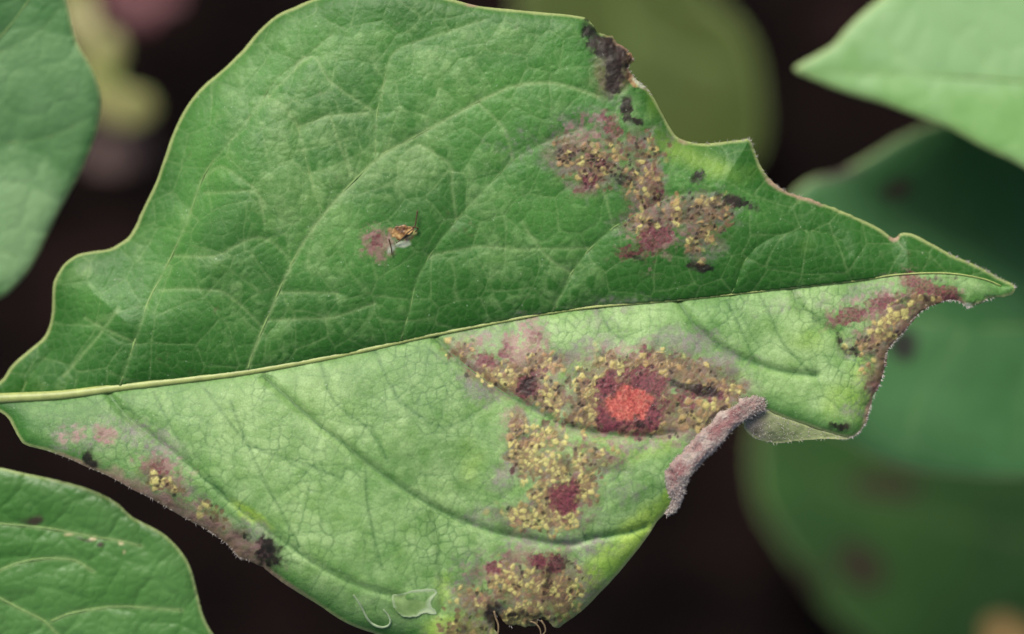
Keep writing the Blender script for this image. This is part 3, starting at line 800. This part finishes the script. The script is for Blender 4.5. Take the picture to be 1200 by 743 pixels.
# the underside showing where the margin folds over, right of the roll
FLAP = [(884, 478), (898, 480), (914, 487), (941, 496), (968, 505), (996, 512.5), (984, 515), (968, 514.5), (948, 515.5), (928, 517.5), (911, 519.5), (894, 517), (881, 510.5), (873, 503), (872, 490)]
fl_line = smooth([(884, 480), (914, 488), (941, 497), (968, 506), (996, 513)], 4)
zl = blur1(surf(fl_line), 6)
def flap_h(x, y, f):
    b = np.interp(x, fl_line[:, 0], zl)
    yy = np.interp(x, fl_line[:, 0], fl_line[:, 1])
    dd = np.clip(y - yy, -8, 60)
    return b - 0.6 + 0.10 * dd - 0.012 * dd * dd + 1.2 * fbm(x, y, 12, 131, 2) + 0.35 * fbm(x, y, 4, 133, 2)
def flap_a(x, y, f):
    return dict(rim=sstep(3.5, 0.8, f) * 0.8, mauve=sstep(925, 870, x + 20 * fbm(x, y, 14, 135, 2)) * 0.9)
tf = NT('leaf_underside')
nf = tf.noise(900, 4)
cf = tf.ramp(nf, [(0.3, (0.115, 0.150, 0.062, 1)), (0.7, (0.215, 0.250, 0.120, 1))])
cf = tf.mix(tf.attr('mauve'), cf, tf.ramp(nf, [(0.35, (0.115, 0.095, 0.075, 1)), (0.65, (0.25, 0.21, 0.18, 1))]))
cf = tf.mix(tf.attr('rim'), cf, (0.30, 0.34, 0.15, 1))
tf.bump(tf.noise(2500, 3), 0.5, 0.0002)
M_FLAP = tf.done(cf, 0.75, 0.2, 0.15)
fo = link('folded_margin', blade_mesh('folded_margin', smooth(FLAP, 4, True), flap_h, 1.3, flap_a, 2.2), M_FLAP, leaf)
fo['label'] = 'pale grey green underside of the folded leaf margin'
R_ = []; D_ = []; L_ = []
fv = np.empty(len(fo.data.vertices) * 3); fo.data.vertices.foreach_get('co', fv); fv = fv.reshape(-1, 3)
for _ in range(220):
    q = fv[random.randrange(len(fv) // 2)]
    R_.append(q); D_.append(np.array([random.uniform(-1, 1), random.uniform(-1.4, .6), random.uniform(0.1, .8)])); L_.append(random.uniform(2, 4.5) * K)
tag(link('hair', hairs_mesh('hair', R_, D_, L_, 0.000022), M_HAIR, fo), kind='stuff')

# fuzz along the torn margins
def edge_fuzz():
    R_ = []; D_ = []; L_ = []
    secs = [((1165, 350), (1037, 432), 150), ((1037, 432), (995, 513), 110), ((736, 60), (765, 113), 26), ((54, 528), (293, 658), 80), ((868, 164), (941, 230), 40), ((1112, 296), (1190, 339), 60), ((800, 165), (868, 164), 16), ((570, 757), (632, 724), 10)]
    dense = smooth(OUT, 12, True)
    for a, b, n in secs:
        i0 = int(np.argmin(np.hypot(*(dense - a).T))); i1 = int(np.argmin(np.hypot(*(dense - b).T)))
        if i1 < i0: i0, i1 = i1, i0
        if i1 - i0 > len(dense) / 2: continue
        idx = np.random.RandomState(i0).randint(i0, i1, n)
        q = dense[idx]
        tg = dense[(idx + 2) % len(dense)] - dense[idx - 2]
        tg /= np.linalg.norm(tg, axis=1)[:, None]
        nr = np.stack([tg[:, 1], -tg[:, 0]], 1)           # outwards (outline runs clockwise in the picture)
        ctr = q + nr * 6
        flip = inside(ctr[:, 0], ctr[:, 1], OUT_S)
        nr[flip] *= -1
        q = q - nr * 1.5
        zz = surf(q)
        for k in range(n):
            w = P(q[k, 0], q[k, 1], zz[k] * K)
            d = nr[k] * random.uniform(.5, 1.2) + tg[k] * random.uniform(-.8, .8)
            R_.append(w); D_.append(np.array([d[0], -d[1], random.uniform(-.2, .7)])); L_.append(random.uniform(2.0, 5.5) * K)
    tag(link('hair', hairs_mesh('hair', R_, D_, L_, 0.000026), M_HAIR, leaf), kind='stuff')
edge_fuzz()

# frayed strands hanging from the bottom tear, white crumb of tissue on the torn edge
M_STRAND = simple('dry_strand', (0.15, 0.11, 0.06, 1), 0.7, 0.2)
for pts, r in (([(579, 716), (581, 724), (584, 733), (583, 744), (578, 752)], 1.3), ([(621, 728), (628, 731), (633, 738), (634, 748)], 1.1), ([(634, 727), (638, 733), (639, 740), (633, 746)], 1.2)):
    v = smooth(pts, 5); zz = float(surf(v)[0]) - np.linspace(0, 4, len(v))
    link('frayed_strand', tube_mesh('frayed_strand', P(v[:, 0], v[:, 1], zz * K), np.linspace(r, r * .5, len(v)) * K, 7), M_STRAND, leaf)

# ------------------------------------------------------------------ small things lying on the leaf
def on_leaf(pts, lift):
    p = np.array(pts, float)
    return P(p[:, 0], p[:, 1], (surf(p) + lift) * K)

scrap = empty('dry_scrap', tuple(on_leaf([(472, 276)], 0.5)[0]))
tag(scrap, 'tiny orange brown dry scrap with thin dark stalks on the upper leaf half', 'plant scrap')
HUSK = [(459, 271), (464, 266.5), (472, 264), (480, 264.5), (484, 268), (481, 274), (474, 277), (469, 282), (464, 283), (460, 278)]
hz = float(surf([(472, 272)])[0])
hm = blade_mesh('husk', smooth(HUSK, 4, True), lambda x, y, f: hz + 1.9 - ((x - 472) ** 2 * .008 + (y - 271) ** 2 * .02) + 1.6 * fbm(x, y, 5, 141, 2), 0.8, None, 0.9, lambda x, y: 3.2 * fbm(x, y, 6, 143, 2))
tm = NT('orange_husk'); nn = tm.noise(900, 3)
M_HUSK = tm.done(tm.ramp(nn, [(0.38, (0.05, 0.022, 0.008, 1)), (0.5, (0.17, 0.085, 0.025, 1)), (0.64, (0.38, 0.25, 0.10, 1))]), 0.4, 0.4, 0.1)
link('husk', hm, M_HUSK, scrap)
M_STALK = simple('dark_stalk', (0.050, 0.030, 0.012, 1), 0.6, 0.3)
for pts in ([(489.5, 247), (488, 257), (486, 266), (478, 273), (470, 281), (464, 285)], [(456, 280), (458, 288), (459.5, 299)], [(484, 266), (490, 268), (486, 272)]):
    v = smooth(pts, 5)
    w = on_leaf(v, 3.0); w[:, 2] = np.linspace(w[0, 2] + 0.0004, w[-1, 2], len(v))
    link('stalk', tube_mesh('stalk', w, np.linspace(0.95, 0.6, len(v)) * K, 7), M_STALK, scrap)

skin = empty('shed_skin', tuple(on_leaf([(486, 708)], 0.5)[0]))
tag(skin, 'thin whitish translucent shed skin stuck near the bottom margin of the leaf', 'shed skin')
SK = [(459, 698.5), (468, 696), (480, 693), (493, 691), (507, 690.5), (513, 695), (506, 701), (504, 708), (510, 714), (511, 720), (497, 719.5), (484, 723), (471, 721), (462, 712)]
sz = float(surf([(486, 707)])[0])
ts = NT('shed_skin_film'); ns = ts.noise(700, 3)
cs = ts.mix(ts.attr('rim'), ts.ramp(ns, [(0.3, (0.135, 0.240, 0.070, 1)), (0.7, (0.230, 0.340, 0.130, 1))]), (0.36, 0.45, 0.29, 1))
M_FILM = ts.done(cs, .6, .3, .35)
skm = link('membrane', blade_mesh('membrane', smooth(SK, 4, True), lambda x, y, f: surf(np.stack([x, y], 1)) * .7 + sz * .3 + 0.35 + .5 * sstep(4, 0, f) + .5 * fbm(x, y, 9, 147, 2), 0.9, lambda x, y, f: dict(rim=.75 * sstep(5.5, 0.5, f + 4 * fbm(x, y, 14, 201, 2) + .12 * (487 - x) * (y > 712))), .4, lambda x, y: 2.5 * fbm(x, y, 8, 149, 2)), M_FILM, skin)
def raised_line(name, pts, r0, parent, mat, lift=1.0):
    v = smooth(pts, 6)
    w = on_leaf(v, lift); w[:, 2] = blur1(w[:, 2], 6)
    rr = r0 * K * (0.45 + 0.55 * np.sin(np.linspace(0.25, math.pi - .2, len(v)))) * (1 + .35 * fbm(v[:, 0], v[:, 1], 7, 151, 2))
    return link(name, tube_mesh(name, w, rr, 8), mat, parent)
thread = empty('silk_thread', tuple(on_leaf([(445, 733)], 0.5)[0]))
tag(thread, 'short curled white silk thread on the lower leaf margin beside the shed skin', 'thread')
raised_line('strand', [(414, 697), (420, 705), (425, 714), (429, 722), (433, 728), (440, 733), (448, 735), (455, 733), (457.5, 728), (455, 721), (449, 714)], 1.6, thread, M_SKIN, 0.3)

# ------------------------------------------------------------------ neighbouring leaves
GROUP = 'leaves around the diseased leaf'
def other_leaf(name, label, outline, z0, tiltx, tilty, mat, spacing, veins=(), midrib=None, fold=0.0, blobs=None, base=None, quilt=1.0, seed=0, thick=3.0, n=5, pw=1.0):
    """outline, veins in photo px; z0 height (m) of the outline's centre, tilts are rises per px along x and -y"""
    poly = smooth(outline, n, True)
    cx0, cy0 = poly.mean(0)
    vs = [smooth(v, 4) for v in veins]
    ml = smooth(midrib, 4) if midrib else None
    def h(x, y, f):
        z = z0 / K + tiltx * (x - cx0) - tilty * (y - cy0)
        dv = np.full(x.shape, 1e3)
        for v in vs: dv = np.minimum(dv, seg_dist(x, y, v))
        if ml is not None:
            d = seg_dist(x, y, ml); z = z + fold * d - fold * 0.0012 * d * d * 0.6; dv = np.minimum(dv, d)
        z = z + 5 * quilt * soft_edge(dv, 26)
        wx = x + 9 * fbm(x, y, 50, 31 + seed, 2); wy = y + 9 * fbm(x, y, 50, 41 + seed, 2)
        f1, f2, *_ = voronoi(wx, wy, 44, 12 + seed)
        z = z + 2.2 * quilt * soft_edge((f2 - f1) * 22, 7)
        g1, g2, *_ = voronoi(wx, wy, 12.5, 15 + seed)
        z = z + 0.5 * quilt * sstep(0, .45, g2 - g1)
        return z + 12 * fbm(x, y, 200, 7 + seed, 2) - 7 * np.exp(-np.maximum(f, 0) / 7)
    def a(x, y, f):
        dv = np.full(x.shape, 1e3)
        for v in vs: dv = np.minimum(dv, seg_dist(x, y, v))
        out = dict(rim=sstep(4.5, 1.2, f) * .8, veinp=np.exp(-(dv / 2.5) ** 2) * (.45 if quilt >= 1 else .08),
                   pale=np.clip(.25 * pw + .9 * pw * fbm(x, y, 90, 61 + seed, 3), 0, .8))
        for k in ('brown', 'dark', 'yellow', 'pale'):
            if blobs and k in blobs:
                m = sstep(.25, .75, field(x, y, blobs[k]) + .25 * fbm(x, y, 16, 65 + seed, 3))
                out[k] = np.maximum(out.get(k, 0), m * .95)
        return out
    bx, by = base or outline[0]
    root = empty(name, tuple(P(bx, by, z0)))
    tag(root, label, 'leaf', GROUP)
    link('blade', blade_mesh('blade', poly, h, spacing, a, thick), mat, root)
    poly2 = np.vstack([poly, poly[:1]])
    def hs(v): return h(v[:, 0], v[:, 1], seg_dist(v[:, 0], v[:, 1], poly2))
    if ml is not None:
        rr = np.linspace(4.5, 1.5, len(ml))
        link('midrib', tube_mesh('midrib', P(ml[:, 0], ml[:, 1], (blur1(hs(ml)) + rr * .0) * K), rr * .5 * K, 10), M_VEIN, root)
    for v in vs:
        rr = np.linspace(1.3, .5, len(v))
        link('lateral_vein', tube_mesh('lateral_vein', P(v[:, 0], v[:, 1], (blur1(hs(v)) + rr * (.1 if quilt >= 1 else -.6)) * K), rr * (1 if quilt >= 1 else .6) * K, 8), M_VEIN, root)
    q = np.array([[bx, by]], float)
    return root, float(hs(q)[0]) * K

G1 = other_leaf_material('leaf_mid_green', (0.028, 0.100, 0.022, 1), (0.048, 0.140, 0.036, 1), .5, .55, (0.165, 0.290, 0.125, 1))
G2 = other_leaf_material('leaf_fresh_green', (0.024, 0.090, 0.012, 1), (0.042, 0.130, 0.022, 1), .46, .5, (0.080, 0.185, 0.050, 1))
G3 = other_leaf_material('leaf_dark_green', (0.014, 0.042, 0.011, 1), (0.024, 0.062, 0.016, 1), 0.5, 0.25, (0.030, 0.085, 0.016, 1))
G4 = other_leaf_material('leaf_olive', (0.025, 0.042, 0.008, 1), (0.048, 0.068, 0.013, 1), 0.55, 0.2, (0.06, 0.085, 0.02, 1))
G5 = other_leaf_material('leaf_lit_green', (0.070, 0.180, 0.034, 1), (0.110, 0.240, 0.066, 1), .5, .55, (0.16, 0.29, 0.12, 1))  # paler green holds the light that the tilted leaf catches
G6 = other_leaf_material('leaf_blue_green', (0.020, 0.078, 0.020, 1), (0.034, 0.108, 0.032, 1), .5, .35, (0.050, 0.140, 0.05, 1))

# upper left
r, z = other_leaf('smooth_leaf', 'smooth rounded green leaf without spots, painted lighter towards its lower end as if lit, beside the yellowed leaf scrap',
    [(-330, 60), (-250, -90), (-120, -150), (0, -130), (60, -60), (78, 0), (90, 48), (109, 82), (119, 116), (116, 145), (109, 170), (92, 208), (68, 252), (39, 310), (19, 335), (0, 350), (-60, 372), (-180, 340), (-280, 220)],
    -0.0075, 0.0, 0.18, G1, 2.6, veins=[[(-150, 130), (-60, 165), (0, 168), (60, 160), (100, 140)], [(-200, 150), (-100, 240), (-40, 280), (20, 300)], [(-120, 110), (-40, 80), (40, 40), (70, 10)]],
    midrib=[(-330, 60), (-250, 110), (-150, 130), (-60, 100), (20, 20), (60, -50)], fold=0.05, base=(-330, 60), seed=1, quilt=.6, blobs=dict(pale=[(0, 270, 130, 95, 0, .8)]))  # pale blob paints the light on the lower end
petiole(r, -326, 62, z, -1, .2)
# lower left
r, z = other_leaf('veined_leaf', 'green leaf with raised pale veins and yellow flecks below the pinkish left margin',
    [(-300, 980), (-330, 800), (-240, 640), (-110, 560), (-40, 543), (0, 548), (27, 554), (76, 564.5), (110, 575), (137, 589), (156, 606), (191, 625), (213, 647), (224, 667), (231, 693), (238, 720), (251, 745), (290, 800), (330, 900), (240, 1000), (60, 1060), (-140, 1060)],
    -0.004, 0.02, 0.02, G2, 1.8, veins=[[(-60, 670), (0, 701), (27, 715), (52, 728), (66, 742), (120, 800), (160, 850)], [(60, 728), (82, 719), (115, 713), (147, 711), (213, 715)], [(-80, 610), (0, 614), (55, 619), (109, 629), (142, 634), (166, 640)], [(-40, 690), (20, 660), (80, 655), (110, 670)]],
    midrib=[(-300, 980), (-160, 940), (0, 900), (160, 880), (300, 900)], fold=0.05, base=(-300, 980), seed=2,
    blobs=dict(yellow=[(82, 628, 8, 3, 0, .55), (108, 629, 5, 2.5, 0, .8), (140, 634, 4, 3, 0, .65), (145, 646, 3, 5, 0, .6)], brown=[(37, 608, 16, 6, 0, .75), (118, 636, 4, 3, 0, .9), (100, 631, 12, 2, 0, .6), (76, 565, 5, 3, 0, .9)]))
petiole(r, -296, 978, z, -1, .3)
# upper right, tilted to the light; the brightness is painted into its colour
r, z = other_leaf('bright_leaf', 'green leaf with painted brightness and a pointed tip hanging over a darker leaf',
    [(930, 81), (951, 67), (975, 53), (989, 37), (1003, 22), (1018, 9), (1040, -12), (1100, -90), (1220, -150), (1380, -120), (1480, 0), (1500, 160), (1420, 270), (1300, 262), (1200, 196), (1153, 173), (1110, 149), (1069, 134), (1035, 121), (988, 107), (951, 92)],
    -0.020, 0.05, -0.18, G5, 2.6, veins=[[(1180, 90), (1130, 50), (1090, -10), (1085, -50)], [(1200, 95), (1230, 150), (1240, 200)], [(1080, 88), (1050, 60), (1030, 20)]],
    midrib=[(1490, 120), (1350, 110), (1200, 95), (1080, 88), (990, 84), (940, 81)], fold=0.06, base=(1490, 120), seed=3, quilt=.45, blobs=dict(pale=[(1150, 40, 160, 70, 0, .9)]))
petiole(r, 1488, 120, z, 1, .1)
# right, between
r, z = other_leaf('spotted_leaf', 'blue green blurred leaf with one small black spot below the pointed tip',
    [(900, 330), (915, 250), (945, 213), (985, 200), (1022, 180), (1056, 160), (1110, 140), (1220, 130), (1360, 190), (1450, 330), (1400, 480), (1300, 545), (1200, 560), (1120, 558), (1069, 551), (1032, 539), (1004, 526), (960, 500), (915, 430)],
    -0.038, 0.0, -0.10, G6, 3.4, veins=[[(1130, 390), (1080, 460), (1060, 530)], [(1230, 385), (1200, 450), (1190, 530)], [(1110, 385), (1060, 300), (1050, 220)]],
    midrib=[(1440, 350), (1300, 370), (1150, 385), (1000, 360), (910, 330)], fold=0.10, base=(1440, 350), seed=4, quilt=.3, blobs=dict(dark=[(1059, 406, 15, 17, 0, 1.2)], brown=[(1052, 222, 18, 12, 0, .8), (985, 205, 30, 7, -10, .7)]))
petiole(r, 1438, 350, z, 1, .1)
# lower right, deep
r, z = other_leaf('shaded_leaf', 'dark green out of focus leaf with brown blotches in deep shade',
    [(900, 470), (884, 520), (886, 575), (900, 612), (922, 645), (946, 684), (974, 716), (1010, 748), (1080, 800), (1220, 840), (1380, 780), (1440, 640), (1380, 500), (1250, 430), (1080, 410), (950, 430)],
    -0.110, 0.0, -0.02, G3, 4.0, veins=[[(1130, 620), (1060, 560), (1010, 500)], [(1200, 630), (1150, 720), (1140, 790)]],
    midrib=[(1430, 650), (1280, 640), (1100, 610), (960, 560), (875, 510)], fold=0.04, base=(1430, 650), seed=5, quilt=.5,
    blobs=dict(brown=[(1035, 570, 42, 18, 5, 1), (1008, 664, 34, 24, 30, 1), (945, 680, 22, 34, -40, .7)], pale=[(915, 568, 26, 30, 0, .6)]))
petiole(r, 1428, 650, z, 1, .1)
# top, olive
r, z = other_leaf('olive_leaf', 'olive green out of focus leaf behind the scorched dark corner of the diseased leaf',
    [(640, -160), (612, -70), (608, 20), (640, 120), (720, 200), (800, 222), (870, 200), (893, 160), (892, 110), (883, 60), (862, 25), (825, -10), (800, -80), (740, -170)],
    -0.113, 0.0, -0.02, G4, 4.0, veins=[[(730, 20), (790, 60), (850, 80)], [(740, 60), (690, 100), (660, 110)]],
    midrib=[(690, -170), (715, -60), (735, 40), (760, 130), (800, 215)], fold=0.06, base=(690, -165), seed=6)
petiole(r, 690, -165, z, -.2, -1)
# yellowed scrap of leaf behind the upper left leaf and a red stem beyond it
G7 = other_leaf_material('leaf_yellowed', (0.12, 0.105, 0.045, 1), (0.23, 0.18, 0.095, 1), 0.7, 0.2, (0.17, 0.20, 0.05, 1))
r, z = other_leaf('yellowed_leaf', 'shrivelled yellow and tan leaf out of focus behind the smooth rounded leaf',
    [(60, -40), (95, -30), (112, 8), (118, 32), (138, 40), (146, 62), (138, 82), (146, 100), (174, 110), (182, 130), (160, 148), (130, 146), (108, 130), (100, 100), (88, 60), (70, 20)],
    -0.090, 0.0, 0.05, G7, 3.0, veins=[[(90, -20), (105, 40), (125, 90), (150, 130)]], base=(75, -38), seed=7, quilt=1.6,
    blobs=dict(brown=[(108, 44, 10, 7, 0, .6)], pale=[(128, 86, 22, 20, 0, .9)], yellow=[(97, 18, 16, 16, 0, 1), (125, 48, 16, 9, 0, .6)]))
petiole(r, 76, -36, z, -.5, -1)
M_RED = simple('red_leaf', (0.075, 0.022, 0.026, 1), .6, .25, .4, 120)
red = empty('red_leaf', tuple(P(150, -40, -0.108)))
tag(red, 'dull dark red out of focus dead leaf near the yellowed scrap', 'leaf', GROUP)
link('blade', blade_mesh('blade', smooth([(105, -40), (112, 0), (135, 22), (165, 34), (182, 26), (192, 14), (212, 6), (210, -30), (160, -70)], 5, True),
     lambda x, y, f: -1080 + 10 * fbm(x, y, 40, 161, 3) - .05 * (y - 0), 3.0, None, 3), M_RED, red)
petiole(red, 150, -66, -0.108, .2, -1, 0.0009, M_RED)
M_BRN = simple('mauve_litter', (0.060, 0.040, 0.036, 1), .8, .15, .4, 120)
lit = empty('brown_leaf', tuple(P(140, 178, -0.100)))
tag(lit, 'greyish brown dead leaf out of focus below the yellowed scrap', 'leaf', GROUP)
link('blade', blade_mesh('blade', smooth([(90, 160), (120, 140), (160, 142), (182, 165), (172, 190), (140, 204), (105, 200), (85, 185)], 5, True),
     lambda x, y, f: -1000 + 14 * fbm(x, y, 40, 163, 3) - .05 * (y - 0), 3.0, None, 3), M_BRN, lit)
petiole(lit, 95, 185, -0.100, -1, .2, 0.0007, M_BRN, 0.02)
M_TAN = simple('tan_litter', (0.36, 0.23, 0.075, 1), .7, .2, .3, 200)
tn = empty('tan_leaf', tuple(P(1180, 770, -0.070)))
tag(tn, 'small tan dead leaf tip over the shaded dark green leaf', 'leaf', GROUP)
link('blade', blade_mesh('blade', smooth([(1152, 726), (1170, 718), (1190, 722), (1208, 740), (1230, 790), (1200, 830), (1165, 790), (1150, 748)], 5, True),
     lambda x, y, f: -700 + 8 * fbm(x, y, 30, 165, 3), 3.0, None, 3), M_TAN, tn)
petiole(tn, 1205, 825, -0.070, .3, 1, 0.0007, M_TAN, 0.02)
